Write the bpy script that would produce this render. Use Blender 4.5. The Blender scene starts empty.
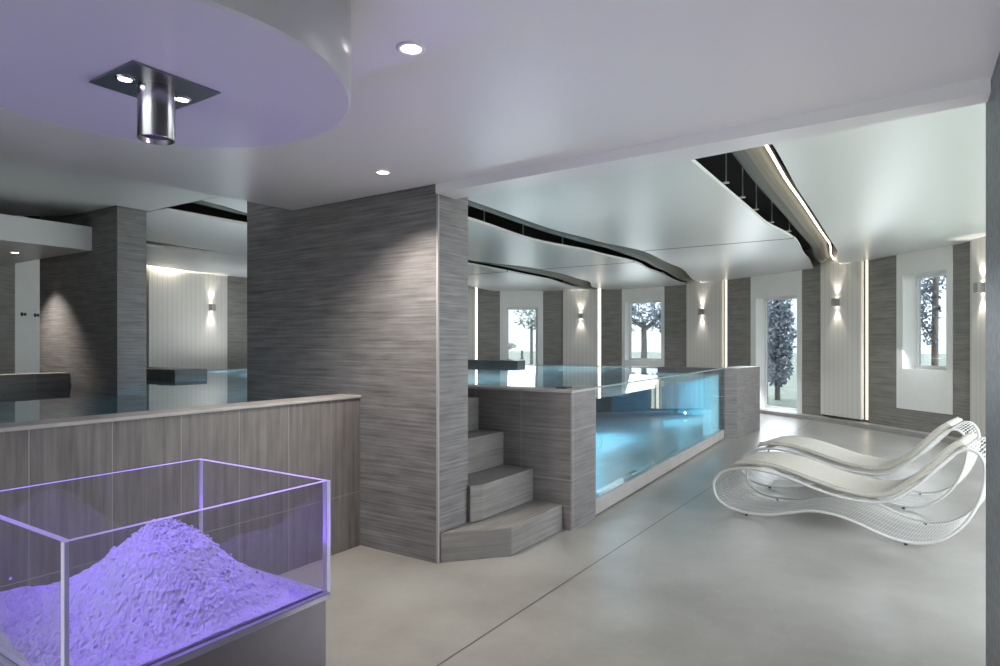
import bpy, bmesh, math, random
from mathutils import Vector, noise
random.seed(7)
sc = bpy.context.scene
C = sc.collection
PI = math.pi

# ------------------------------------------------------------------ view
sc.view_settings.view_transform = 'Standard'
sc.view_settings.look = 'None'
sc.view_settings.gamma = 1.0
sc.view_settings.use_curve_mapping = False
sc.view_settings.exposure = 0.7
sc.cycles.caustics_refractive = False
sc.cycles.caustics_reflective = False
sc.cycles.max_bounces = 14
sc.cycles.transparent_max_bounces = 16
sc.cycles.transmission_bounces = 10

H = 1.45
TH = math.atan(408 / 630.0)
cam = bpy.data.cameras.new('camera')
cam.sensor_width = 36.0
cam.lens = 36.0 * 630.0 / 1000.0
cam.shift_y = 12.0 / 1000.0
cam.clip_start = 0.02
cam.clip_end = 400
co = bpy.data.objects.new('camera', cam)
C.objects.link(co)
co.location = (0, 0, H)
co.rotation_euler = (PI / 2, 0, TH - PI / 2)
sc.camera = co

# ------------------------------------------------------------------ materials
def new_mat(name):
    m = bpy.data.materials.new(name)
    m.use_nodes = True
    nt = m.node_tree
    for n in list(nt.nodes):
        nt.nodes.remove(n)
    out = nt.nodes.new('ShaderNodeOutputMaterial')
    return m, nt, out

def N(nt, t, **kw):
    n = nt.nodes.new(t)
    for k, v in kw.items():
        setattr(n, k, v)
    return n

def math_node(nt, op, a, b=None):
    n = N(nt, 'ShaderNodeMath', operation=op)
    for i, v in enumerate((a, b)):
        if v is None:
            continue
        if isinstance(v, (int, float)):
            n.inputs[i].default_value = v
        else:
            nt.links.new(v, n.inputs[i])
    return n.outputs[0]

def principled(nt, out, col=(0.8, 0.8, 0.8), rough=0.5, metal=0.0, spec=0.5):
    b = N(nt, 'ShaderNodeBsdfPrincipled')
    b.inputs['Base Color'].default_value = (*col, 1)
    b.inputs['Roughness'].default_value = rough
    b.inputs['Metallic'].default_value = metal
    b.inputs['Specular IOR Level'].default_value = spec
    nt.links.new(b.outputs[0], out.inputs['Surface'])
    return b

def plain(name, col, rough=0.5, metal=0.0, spec=0.5, mottle=0.0, scale=4.0):
    m, nt, out = new_mat(name)
    b = principled(nt, out, col, rough, metal, spec)
    if mottle:
        geo = N(nt, 'ShaderNodeNewGeometry')
        nz = N(nt, 'ShaderNodeTexNoise')
        nz.inputs['Scale'].default_value = scale
        nz.inputs['Detail'].default_value = 6
        nt.links.new(geo.outputs['Position'], nz.inputs['Vector'])
        mr = N(nt, 'ShaderNodeMapRange')
        mr.inputs[1].default_value = 0.3
        mr.inputs[2].default_value = 0.7
        mr.inputs[3].default_value = 1 - mottle
        mr.inputs[4].default_value = 1 + mottle
        nt.links.new(nz.outputs[0], mr.inputs[0])
        vm = N(nt, 'ShaderNodeVectorMath', operation='SCALE')
        vm.inputs[0].default_value = col
        nt.links.new(mr.outputs[0], vm.inputs['Scale'])
        nt.links.new(vm.outputs[0], b.inputs['Base Color'])
    return m

def emit(name, col, strength):
    m, nt, out = new_mat(name)
    e = N(nt, 'ShaderNodeEmission')
    e.inputs[0].default_value = (*col, 1)
    e.inputs[1].default_value = strength
    nt.links.new(e.outputs[0], out.inputs['Surface'])
    return m

def tile(name, dark, light, axis='H', joints=None, rough=0.45, fine=1.0, groove=0.75, bump=0.35, contrast=1.0):
    """Split-grain stone tile: long thin streaks along (H) or across (V), optional joints (pitch_u, off_u, pitch_z, off_z)."""
    m, nt, out = new_mat(name)
    b = principled(nt, out, light, rough, 0, 0.35)
    geo = N(nt, 'ShaderNodeNewGeometry')
    sp = N(nt, 'ShaderNodeSeparateXYZ')
    nt.links.new(geo.outputs['Position'], sp.inputs[0])
    sn = N(nt, 'ShaderNodeSeparateXYZ')
    nt.links.new(geo.outputs['True Normal'], sn.inputs[0])
    ax = math_node(nt, 'ABSOLUTE', sn.outputs[0])
    ay = math_node(nt, 'ABSOLUTE', sn.outputs[1])
    gx = math_node(nt, 'GREATER_THAN', ax, ay)
    gy = math_node(nt, 'SUBTRACT', 1.0, gx)
    u = math_node(nt, 'ADD', math_node(nt, 'MULTIPLY', sp.outputs[1], gx), math_node(nt, 'MULTIPLY', sp.outputs[0], gy))
    az = math_node(nt, 'GREATER_THAN', math_node(nt, 'ABSOLUTE', sn.outputs[2]), 0.7)
    naz = math_node(nt, 'SUBTRACT', 1.0, az)
    v = math_node(nt, 'ADD', math_node(nt, 'MULTIPLY', sp.outputs[2], naz), math_node(nt, 'MULTIPLY', sp.outputs[1], az))
    along, across = (u, v) if axis == 'H' else (v, u)
    cb = N(nt, 'ShaderNodeCombineXYZ')
    nt.links.new(math_node(nt, 'MULTIPLY', along, 1.7), cb.inputs[0])
    nt.links.new(math_node(nt, 'MULTIPLY', across, 62.0 * fine), cb.inputs[1])
    nt.links.new(gx, cb.inputs[2])
    n1 = N(nt, 'ShaderNodeTexNoise')
    n1.inputs['Scale'].default_value = 1.0
    n1.inputs['Detail'].default_value = 5
    n1.inputs['Roughness'].default_value = 0.65
    nt.links.new(cb.outputs[0], n1.inputs['Vector'])
    cb2 = N(nt, 'ShaderNodeCombineXYZ')
    nt.links.new(math_node(nt, 'MULTIPLY', along, 4.0), cb2.inputs[0])
    nt.links.new(math_node(nt, 'MULTIPLY', across, 14.0 * fine), cb2.inputs[1])
    n2 = N(nt, 'ShaderNodeTexNoise')
    n2.inputs['Scale'].default_value = 1.0
    n2.inputs['Detail'].default_value = 3
    nt.links.new(cb2.outputs[0], n2.inputs['Vector'])
    s = math_node(nt, 'ADD', math_node(nt, 'MULTIPLY', n1.outputs[0], 0.72), math_node(nt, 'MULTIPLY', n2.outputs[0], 0.28))
    mr = N(nt, 'ShaderNodeMapRange')
    mr.inputs[1].default_value = 0.5 - 0.17 / contrast
    mr.inputs[2].default_value = 0.5 + 0.17 / contrast
    nt.links.new(s, mr.inputs[0])
    mx = N(nt, 'ShaderNodeMix', data_type='RGBA')
    mx.inputs[6].default_value = (*dark, 1)
    mx.inputs[7].default_value = (*light, 1)
    nt.links.new(mr.outputs[0], mx.inputs[0])
    col = mx.outputs[2]
    height = s
    if joints:
        pu, ou, pz, oz = joints
        fu = math_node(nt, 'MODULO', math_node(nt, 'ADD', math_node(nt, 'SUBTRACT', u, ou), 100 * pu), pu)
        fz = math_node(nt, 'MODULO', math_node(nt, 'ADD', math_node(nt, 'SUBTRACT', v, oz), 100 * pz), pz)
        j = math_node(nt, 'MAXIMUM', math_node(nt, 'LESS_THAN', fu, 0.004), math_node(nt, 'LESS_THAN', fz, 0.004))
        m2 = N(nt, 'ShaderNodeMix', data_type='RGBA')
        nt.links.new(j, m2.inputs[0])
        nt.links.new(col, m2.inputs[6])
        jc = tuple((a * 0.4 + c * 0.6) * groove * 1.35 for a, c in zip(dark, light))
        m2.inputs[7].default_value = (*jc, 1)
        col = m2.outputs[2]
    nt.links.new(col, b.inputs['Base Color'])
    bp = N(nt, 'ShaderNodeBump')
    bp.inputs['Strength'].default_value = bump
    bp.inputs['Distance'].default_value = 0.004
    nt.links.new(height, bp.inputs['Height'])
    nt.links.new(bp.outputs[0], b.inputs['Normal'])
    return m

def clear_glass(name, tint=(1, 1, 1), ior=1.45, gloss=(1, 1, 1)):
    m, nt, out = new_mat(name)
    t = N(nt, 'ShaderNodeBsdfTransparent')
    t.inputs[0].default_value = (*tint, 1)
    g = N(nt, 'ShaderNodeBsdfGlossy')
    g.inputs['Roughness'].default_value = 0.0
    g.inputs[0].default_value = (*gloss, 1)
    fr = N(nt, 'ShaderNodeFresnel')
    gb = N(nt, 'ShaderNodeNewGeometry')
    nt.links.new(math_node(nt, 'ADD', ior, math_node(nt, 'MULTIPLY', gb.outputs['Backfacing'], 1.0 / ior - ior)), fr.inputs[0])
    mx = N(nt, 'ShaderNodeMixShader')
    nt.links.new(fr.outputs[0], mx.inputs[0])
    nt.links.new(t.outputs[0], mx.inputs[1])
    nt.links.new(g.outputs[0], mx.inputs[2])
    nt.links.new(mx.outputs[0], out.inputs['Surface'])
    return m

def glass_edge(name, col):
    m, nt, out = new_mat(name)
    d = N(nt, 'ShaderNodeBsdfDiffuse')
    d.inputs[0].default_value = (*col, 1)
    tl = N(nt, 'ShaderNodeBsdfTranslucent')
    tl.inputs[0].default_value = (*col, 1)
    g = N(nt, 'ShaderNodeBsdfGlossy')
    g.inputs['Roughness'].default_value = 0.25
    a = N(nt, 'ShaderNodeMixShader')
    a.inputs[0].default_value = 0.5
    nt.links.new(d.outputs[0], a.inputs[1])
    nt.links.new(tl.outputs[0], a.inputs[2])
    b = N(nt, 'ShaderNodeMixShader')
    b.inputs[0].default_value = 0.2
    nt.links.new(a.outputs[0], b.inputs[1])
    nt.links.new(g.outputs[0], b.inputs[2])
    nt.links.new(b.outputs[0], out.inputs['Surface'])
    return m

def water_mat():
    m, nt, out = new_mat('water')
    g = N(nt, 'ShaderNodeBsdfGlass')
    g.inputs['IOR'].default_value = 1.333
    g.inputs['Roughness'].default_value = 0.0
    nz = N(nt, 'ShaderNodeTexNoise')
    nz.inputs['Scale'].default_value = 2.2
    nz.inputs['Detail'].default_value = 1
    geo = N(nt, 'ShaderNodeNewGeometry')
    nt.links.new(geo.outputs['Position'], nz.inputs['Vector'])
    bp = N(nt, 'ShaderNodeBump')
    bp.inputs['Strength'].default_value = 0.06
    bp.inputs['Distance'].default_value = 0.02
    nt.links.new(nz.outputs[0], bp.inputs['Height'])
    nt.links.new(bp.outputs[0], g.inputs['Normal'])
    nt.links.new(g.outputs[0], out.inputs['Surface'])
    va = N(nt, 'ShaderNodeVolumeAbsorption')
    va.inputs[0].default_value = (0.16, 0.74, 0.94, 1)
    va.inputs[1].default_value = 0.23
    nt.links.new(va.outputs[0], out.inputs['Volume'])
    return m

def floor_mat():
    m, nt, out = new_mat('floor_tile')
    b = principled(nt, out, (0.4, 0.39, 0.37), 0.32, 0, 0.45)
    geo = N(nt, 'ShaderNodeNewGeometry')
    sp = N(nt, 'ShaderNodeSeparateXYZ')
    nt.links.new(geo.outputs['Position'], sp.inputs[0])
    n1 = N(nt, 'ShaderNodeTexNoise')
    n1.inputs['Scale'].default_value = 1.3
    n1.inputs['Detail'].default_value = 9
    n1.inputs['Roughness'].default_value = 0.62
    nt.links.new(geo.outputs['Position'], n1.inputs['Vector'])
    cr = N(nt, 'ShaderNodeValToRGB')
    cr.color_ramp.elements[0].position = 0.3
    cr.color_ramp.elements[0].color = (0.235, 0.225, 0.207, 1)
    cr.color_ramp.elements[1].position = 0.72
    cr.color_ramp.elements[1].color = (0.365, 0.352, 0.326, 1)
    nt.links.new(n1.outputs[0], cr.inputs[0])
    # fine white scuffs
    n2 = N(nt, 'ShaderNodeTexNoise')
    n2.inputs['Scale'].default_value = 9
    n2.inputs['Detail'].default_value = 8
    n2.inputs['Roughness'].default_value = 0.75
    nt.links.new(geo.outputs['Position'], n2.inputs['Vector'])
    mr = N(nt, 'ShaderNodeMapRange')
    mr.inputs[1].default_value = 0.6
    mr.inputs[2].default_value = 0.78
    mr.inputs[4].default_value = 0.5
    nt.links.new(n2.outputs[0], mr.inputs[0])
    mx = N(nt, 'ShaderNodeMix', data_type='RGBA')
    nt.links.new(mr.outputs[0], mx.inputs[0])
    nt.links.new(cr.outputs[0], mx.inputs[6])
    mx.inputs[7].default_value = (0.5, 0.49, 0.465, 1)
    # the long movement joint parallel to the pool
    a = math_node(nt, 'ADD', sp.outputs[1], math_node(nt, 'MULTIPLY', sp.outputs[0], 0.0223))
    dlt = math_node(nt, 'ABSOLUTE', math_node(nt, 'SUBTRACT', a, 1.8353))
    j = math_node(nt, 'LESS_THAN', dlt, 0.0045)
    # pale tile joints
    fx = math_node(nt, 'MODULO', math_node(nt, 'ADD', sp.outputs[0], 100.4), 1.2)
    fy = math_node(nt, 'MODULO', math_node(nt, 'ADD', a, 98.1647), 1.2)
    j2 = math_node(nt, 'MAXIMUM', math_node(nt, 'LESS_THAN', fx, 0.004), math_node(nt, 'LESS_THAN', fy, 0.004))
    m3 = N(nt, 'ShaderNodeMix', data_type='RGBA')
    nt.links.new(math_node(nt, 'MULTIPLY', j2, 0.25), m3.inputs[0])
    nt.links.new(mx.outputs[2], m3.inputs[6])
    m3.inputs[7].default_value = (0.25, 0.24, 0.23, 1)
    m2 = N(nt, 'ShaderNodeMix', data_type='RGBA')
    nt.links.new(j, m2.inputs[0])
    nt.links.new(m3.outputs[2], m2.inputs[6])
    m2.inputs[7].default_value = (0.06, 0.058, 0.055, 1)
    nt.links.new(m2.outputs[2], b.inputs['Base Color'])
    mr2 = N(nt, 'ShaderNodeMapRange')
    mr2.inputs[3].default_value = 0.24
    mr2.inputs[4].default_value = 0.42
    nt.links.new(n1.outputs[0], mr2.inputs[0])
    nt.links.new(mr2.outputs[0], b.inputs['Roughness'])
    return m

def ice_mat():
    m, nt, out = new_mat('crushed_ice')
    b = principled(nt, out, (0.44, 0.43, 0.56), 0.45, 0, 0.4)
    geo = N(nt, 'ShaderNodeNewGeometry')
    v = N(nt, 'ShaderNodeTexVoronoi')
    v.inputs['Scale'].default_value = 70
    nt.links.new(geo.outputs['Position'], v.inputs['Vector'])
    bp = N(nt, 'ShaderNodeBump')
    bp.inputs['Strength'].default_value = 0.5
    bp.inputs['Distance'].default_value = 0.01
    nt.links.new(v.outputs['Distance'], bp.inputs['Height'])
    nt.links.new(bp.outputs[0], b.inputs['Normal'])
    return m

def ribbed(name, col, pitch=0.11, rough=0.55):
    """vertical board joints, counted along the wall"""
    m, nt, out = new_mat(name)
    b = principled(nt, out, col, rough, 0, 0.3)
    tc = N(nt, 'ShaderNodeTexCoord')
    sp = N(nt, 'ShaderNodeSeparateXYZ')
    nt.links.new(tc.outputs['Object'], sp.inputs[0])
    f = math_node(nt, 'MODULO', math_node(nt, 'ADD', sp.outputs[0], 50.0), pitch)
    j = math_node(nt, 'LESS_THAN', f, 0.008)
    mx = N(nt, 'ShaderNodeMix', data_type='RGBA')
    nt.links.new(j, mx.inputs[0])
    mx.inputs[6].default_value = (*col, 1)
    mx.inputs[7].default_value = tuple(c * 0.72 for c in col) + (1,)
    nt.links.new(mx.outputs[2], b.inputs['Base Color'])
    return m

M = {}
M['pillar'] = tile('pillar_tile', (0.085, 0.080, 0.082), (0.255, 0.240, 0.238), 'H', None, 0.5, 1.0, bump=0.5)
M['low'] = tile('low_wall_tile', (0.085, 0.077, 0.074), (0.215, 0.197, 0.190), 'V', (0.355, 1.229, 0.70, 0.39), 0.45, 0.5, groove=1.3, contrast=0.8)
M['endtile'] = tile('pool_end_tile', (0.10, 0.095, 0.093), (0.22, 0.205, 0.2), 'H', (0.45, 2.655, 0.39, 0.0), 0.45, 0.8, groove=1.25)
M['step'] = tile('step_tile', (0.14, 0.132, 0.125), (0.255, 0.24, 0.228), 'H', (0.60, 3.95, 9.0, 5.0), 0.42, 0.7)
M['walltile'] = tile('curved_wall_tile', (0.155, 0.146, 0.132), (0.31, 0.294, 0.268), 'H', None, 0.5, 0.55)
M['pedestal'] = plain('pedestal_stone', (0.085, 0.079, 0.084), 0.45, mottle=0.18, scale=7)
M['rwall'] = plain('dark_slate', (0.095, 0.10, 0.103), 0.45, mottle=0.55, scale=26)
M['coping'] = plain('coping_stone', (0.36, 0.34, 0.33), 0.4, mottle=0.12, scale=8)
M['curb'] = plain('curb_stone', (0.33, 0.31, 0.29), 0.45, mottle=0.1, scale=5)
M['basin'] = plain('basin_tile', (0.42, 0.45, 0.46), 0.5, mottle=0.12, scale=3)
M['ceil'] = plain('satin_ceiling', (0.74, 0.735, 0.735), 0.32, spec=0.3)
M['drum'] = plain('drum_grey', (0.50, 0.495, 0.51), 0.3, spec=0.35)
M['sail'] = plain('sail_white', (0.70, 0.72, 0.725), 0.34, spec=0.3)
M['sailedge'] = plain('sail_edge', (0.85, 0.85, 0.84), 0.4)
M['void'] = plain('void_black', (0.022, 0.021, 0.02), 0.8)
M['seam'] = plain('gap_shade_grey', (0.06, 0.062, 0.065), 0.6)  # dark colour stands in for the shade in the gap between sails
M['beam'] = plain('olive_beam', (0.13, 0.124, 0.104), 0.6, spec=0.25)
M['white'] = plain('white_lacquer', (0.80, 0.795, 0.765), 0.45, mottle=0.02)
M['frame'] = plain('white_frame', (0.78, 0.785, 0.78), 0.4)
M['cream'] = ribbed('cream_boards', (0.70, 0.672, 0.625))
M['steel'] = plain('brushed_steel', (0.45, 0.43, 0.47), 0.24, metal=1.0)
M['plate'] = plain('plate_steel', (0.30, 0.29, 0.31), 0.3, metal=1.0)
M['dark'] = plain('dark_metal', (0.05, 0.05, 0.05), 0.5)
M['nickel'] = plain('nickel', (0.38, 0.37, 0.35), 0.4, metal=0.6)
M['bead'] = plain('corner_bead', (0.30, 0.29, 0.285), 0.5)
M['rail'] = plain('white_rail', (0.58, 0.57, 0.545), 0.4)
M['cushion'] = plain('cushion_cloth', (0.54, 0.51, 0.45), 0.85, spec=0.1, mottle=0.04, scale=30)
M['glass'] = clear_glass('pane_glass', (0.53, 0.555, 0.57))
M['poolglass'] = clear_glass('pool_glass', (0.90, 0.97, 0.97))
M['acrylic'] = clear_glass('acrylic', (0.93, 0.92, 0.97), 1.49)
M['acedge'] = glass_edge('acrylic_edge', (0.80, 0.78, 0.9))  # pale violet colour imitates the glow of light caught in the edges
M['pgedge'] = glass_edge('pool_glass_edge', (0.62, 0.74, 0.74))
M['baseplate'] = plain('base_acrylic', (0.22, 0.21, 0.28), 0.15)
M['water'] = water_mat()
M['floor'] = floor_mat()
M['ice'] = ice_mat()
M['led'] = emit('led_warm', (1.0, 0.90, 0.70), 2.0)
M['ledslot'] = emit('led_slot', (1.0, 0.90, 0.70), 4.5)
M['lens'] = emit('lamp_lens', (1.0, 0.95, 0.86), 9.0)
M['lensp'] = emit('lamp_lens_violet', (0.85, 0.78, 1.0), 5.0)
M['poollens'] = emit('pool_lens', (0.55, 0.95, 1.0), 4.0)
M['lawn'] = plain('lawn', (0.50, 0.53, 0.44), 0.9, spec=0.1, mottle=0.15, scale=1.5)
M['leaf'] = plain('leaf_grey', (0.30, 0.34, 0.36), 0.6, mottle=0.4, scale=3)  # leaf colours paled to blue-grey to hold the bright outdoor haze
M['leaf2'] = plain('leaf_conifer', (0.42, 0.45, 0.50), 0.6, mottle=0.4, scale=5)
M['leaf3'] = plain('leaf_pale', (0.36, 0.42, 0.38), 0.6, mottle=0.3, scale=3)
M['bark'] = plain('bark', (0.20, 0.18, 0.17), 0.8, mottle=0.3, scale=6)
M['barkp'] = plain('bark_pink', (0.42, 0.33, 0.30), 0.8, mottle=0.3, scale=6)

# ------------------------------------------------------------------ helpers
def obj(name, bm, mats, parent=None, smooth=False):
    me = bpy.data.meshes.new(name)
    bmesh.ops.recalc_face_normals(bm, faces=bm.faces)
    bm.to_mesh(me)
    bm.free()
    if not isinstance(mats, (list, tuple)):
        mats = [mats]
    for m in mats:
        me.materials.append(m)
    if smooth:
        for p in me.polygons:
            p.use_smooth = True
    o = bpy.data.objects.new(name, me)
    C.objects.link(o)
    if parent is not None:
        o.parent = parent
    return o

def tag(o, label, cat, group=None, kind=None):
    o['label'] = label
    o['category'] = cat
    if group:
        o['group'] = group
    if kind:
        o['kind'] = kind
    return o

def struct(o, label=None):
    o['kind'] = 'structure'
    if label:
        o['label'] = label
    return o

def empty(name, loc=(0, 0, 0), rz=0):
    o = bpy.data.objects.new(name, None)
    C.objects.link(o)
    o.empty_display_size = 0.1
    o.location = loc
    o.rotation_euler = (0, 0, rz)
    return o

def add_box(bm, x0, x1, y0, y1, z0, z1, bevel=0.0, mi=0):
    vs = [bm.verts.new((x, y, z)) for z in (z0, z1) for x, y in ((x0, y0), (x1, y0), (x1, y1), (x0, y1))]
    fs = [(3, 2, 1, 0), (4, 5, 6, 7), (0, 1, 5, 4), (1, 2, 6, 5), (2, 3, 7, 6), (3, 0, 4, 7)]
    faces = [bm.faces.new([vs[i] for i in f]) for f in fs]
    for f in faces:
        f.material_index = mi
    if bevel:
        es = set(e for f in faces for e in f.edges)
        bmesh.ops.bevel(bm, geom=list(es), offset=bevel, segments=2, affect='EDGES', profile=0.6)
    return faces

def box(x0, x1, y0, y1, z0, z1, bevel=0.0):
    bm = bmesh.new()
    add_box(bm, x0, x1, y0, y1, z0, z1, bevel)
    return bm

def add_prism(bm, pts, z0, z1, mi=0, mi_side=None, bevel=0.0):
    a = [bm.verts.new((p[0], p[1], z0)) for p in pts]
    b = [bm.verts.new((p[0], p[1], z1)) for p in pts]
    n = len(pts)
    fs = [bm.faces.new(list(reversed(a))), bm.faces.new(b)]
    for f in fs:
        f.material_index = mi
    sd = []
    for i in range(n):
        f = bm.faces.new((a[i], a[(i + 1) % n], b[(i + 1) % n], b[i]))
        f.material_index = mi if mi_side is None else mi_side
        sd.append(f)
    if bevel:
        es = set(e for f in fs + sd for e in f.edges)
        bmesh.ops.bevel(bm, geom=list(es), offset=bevel, segments=2, affect='EDGES', profile=0.6)
    return fs

def prism(pts, z0, z1, bevel=0.0):
    bm = bmesh.new()
    add_prism(bm, pts, z0, z1, bevel=bevel)
    return bm

def add_lathe(bm, prof, seg=32, cx=0, cy=0, mi=0, cap=True):
    rings = []
    for r, z in prof:
        if r < 1e-6:
            rings.append([bm.verts.new((cx, cy, z))])
        else:
            rings.append([bm.verts.new((cx + r * math.cos(2 * PI * i / seg), cy + r * math.sin(2 * PI * i / seg), z)) for i in range(seg)])
    for a, b in zip(rings, rings[1:]):
        for i in range(seg):
            j = (i + 1) % seg
            if len(a) == 1 and len(b) == 1:
                continue
            if len(a) == 1:
                f = bm.faces.new((a[0], b[j], b[i]))
            elif len(b) == 1:
                f = bm.faces.new((a[i], a[j], b[0]))
            else:
                f = bm.faces.new((a[i], a[j], b[j], b[i]))
            f.material_index = mi

def add_tube(bm, pts, r, seg=8, closed=False, mi=0):
    pts = [Vector(p) for p in pts]
    n = len(pts)
    rings = []
    up = Vector((1, 0, 0))
    for i, p in enumerate(pts):
        if closed:
            t = (pts[(i + 1) % n] - pts[i - 1]).normalized()
        else:
            t = (pts[min(i + 1, n - 1)] - pts[max(i - 1, 0)]).normalized()
        a = up - t * up.dot(t)
        if a.length < 1e-3:
            a = Vector((0, 1, 0)) - t * t.y
        a.normalize()
        b = t.cross(a)
        rings.append([bm.verts.new(p + a * (r * math.cos(2 * PI * k / seg)) + b * (r * math.sin(2 * PI * k / seg))) for k in range(seg)])
    rng = range(n) if closed else range(n - 1)
    for i in rng:
        A, B = rings[i], rings[(i + 1) % n]
        for k in range(seg):
            f = bm.faces.new((A[k], A[(k + 1) % seg], B[(k + 1) % seg], B[k]))
            f.material_index = mi
    if not closed:
        bm.faces.new(list(reversed(rings[0])))
        bm.faces.new(rings[-1])

def catmull(pts, per=6, closed=False):
    out = []
    n = len(pts)
    P = [Vector(p) for p in pts]
    rng = n if closed else n - 1
    for i in range(rng):
        if closed:
            p0, p1, p2, p3 = P[i - 1], P[i], P[(i + 1) % n], P[(i + 2) % n]
        else:
            p0, p1, p2, p3 = P[max(i - 1, 0)], P[i], P[i + 1], P[min(i + 2, n - 1)]
        for k in range(per):
            t = k / per
            out.append(0.5 * (2 * p1 + (p2 - p0) * t + (2 * p0 - 5 * p1 + 4 * p2 - p3) * t * t + (3 * p1 - p0 - 3 * p2 + p3) * t ** 3))
    if not closed:
        out.append(P[-1].copy())
    return out

def copy_tree(o, parent=None):
    c = o.copy()
    C.objects.link(c)
    if parent is not None:
        c.parent = parent
    for ch in list(o.children):
        copy_tree(ch, c)
    return c

def lamp(name, kind, loc, energy, col=(1, 1, 1), **kw):
    l = bpy.data.lights.new(name, kind)
    l.energy = energy
    l.color = col
    rot = kw.pop('rot', (0, 0, 0))
    for k, v in kw.items():
        setattr(l, k, v)
    o = bpy.data.objects.new(name, l)
    C.objects.link(o)
    o.location = loc
    o.rotation_euler = rot
    return o

# ------------------------------------------------------------------ the rotunda wall in plan
WT = [(-110, 7.3), (-66.7, 7.08), (-54.8, 6.8), (-44, 6.72), (-29.4, 6.68), (-11.5, 7.15), (1.6, 7.5), (25, 7.42), (36.5, 7.25),
      (60, 7.0), (90, 6.85), (107, 6.85), (130, 6.9), (160, 7.2)]
WC = (8.5, 5.7)
def wr(p):
    for i in range(len(WT) - 1):
        if p <= WT[i + 1][0]:
            p0, p1, p2, p3 = WT[max(i - 1, 0)], WT[i], WT[i + 1], WT[min(i + 2, len(WT) - 1)]
            h = p2[0] - p1[0]
            t = (p - p1[0]) / h
            m1 = (p2[1] - p0[1]) / (p2[0] - p0[0]) * h
            m2 = (p3[1] - p1[1]) / (p3[0] - p1[0]) * h
            return (2 * t ** 3 - 3 * t * t + 1) * p1[1] + (t ** 3 - 2 * t * t + t) * m1 + (-2 * t ** 3 + 3 * t * t) * p2[1] + (t ** 3 - t * t) * m2
    return WT[-1][1]
def wp(p, dr=0.0):
    a = math.radians(p)
    R = wr(p) + dr
    return (WC[0] + R * math.cos(a), WC[1] + R * math.sin(a))

ZT = 3.34      # top of the walls
ZS = 2.95      # underside of the ceiling sails

# floor: inside the rotunda plus the front room
fp = [wp(p, 0.32) for p in range(-70, 143, 4)]
floor_pts = [(-2.6, -1.6), (10.6, -1.6)] + fp + [(-2.6, 10.2)]
struct(obj('floor', prism(floor_pts, -0.12, 0.0), M['floor']))
struct(obj('ground', box(-60, 140, -90, 120, -0.6, -0.14), M['lawn']))

# curved tiled wall
tiles = [(-57 - 9.78, -63.25), (-54.67, -49.21), (-40.21, -36.0), (-24.33, -18.3), (-8.96, -3.46), (5.7, 10.1), (18.11, 22.37), (31.66, 36.46),
         (46, 62), (62, 76), (76, 91.69), (107.56, 120), (132.58, 142)]
bm = bmesh.new()
for a, b in tiles:
    lo, hi = min(a, b), max(a, b)
    n = max(1, int((hi - lo) / 4))
    for k in range(n):
        p, q = lo + (hi - lo) * k / n, lo + (hi - lo) * (k + 1) / n
        add_prism(bm, [wp(p), wp(q), wp(q, 0.3), wp(p, 0.3)], 0, ZT)
# tiled band under and plain wall behind the boarded panels
for a, b in [(-72, -66.78), (-49.21, -40.21), (-18.3, -8.96), (10.1, 18.11), (36.46, 46), (91.69, 107.56), (120, 128.03)]:
    n = max(1, int((b - a) / 4))
    for k in range(n):
        p, q = a + (b - a) * k / n, a + (b - a) * (k + 1) / n
        add_prism(bm, [wp(p, 0.12), wp(q, 0.12), wp(q, 0.3), wp(p, 0.3)], 0, ZT)
struct(obj('wall_far', bm, M['walltile']), 'curved grey tiled wall around the pool hall')
bm = bmesh.new()
add_prism(bm, [wp(128.03), wp(132.58), wp(132.58, 0.3), wp(128.03, 0.3)], 0, ZT)
struct(obj('trim_1', bm, M['white']), 'pale painted wall strip beyond the far left pillar')

# straight walls that close the left of the hall
w142 = wp(142)
struct(obj('wall_back', box(-2.6, w142[0] + 0.1, w142[1], w142[1] + 0.3, 0, ZT), M['walltile']))
struct(obj('wall_left', box(-2.6, -2.3, 3.33, w142[1], 0, ZT), M['walltile']))
# low plinth in front of the wall
bm = bmesh.new()
for p in range(-72, 40, 4):
    add_prism(bm, [wp(p, -0.22), wp(p + 4, -0.22), wp(p + 4, 0.02), wp(p, 0.02)], 0, 0.075)
bmesh.ops.remove_doubles(bm, verts=bm.verts, dist=0.001)
struct(obj('baseboard_far', bm, M['coping']), 'pale stone plinth at the foot of the curved wall')

# ------------------------------------------------------------------ doors and windows in the curved wall
def ray_pt(A, B, t, dr=0.0):
    return (A[0] + (B[0] - A[0]) * t, A[1] + (B[1] - A[1]) * t)

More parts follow.
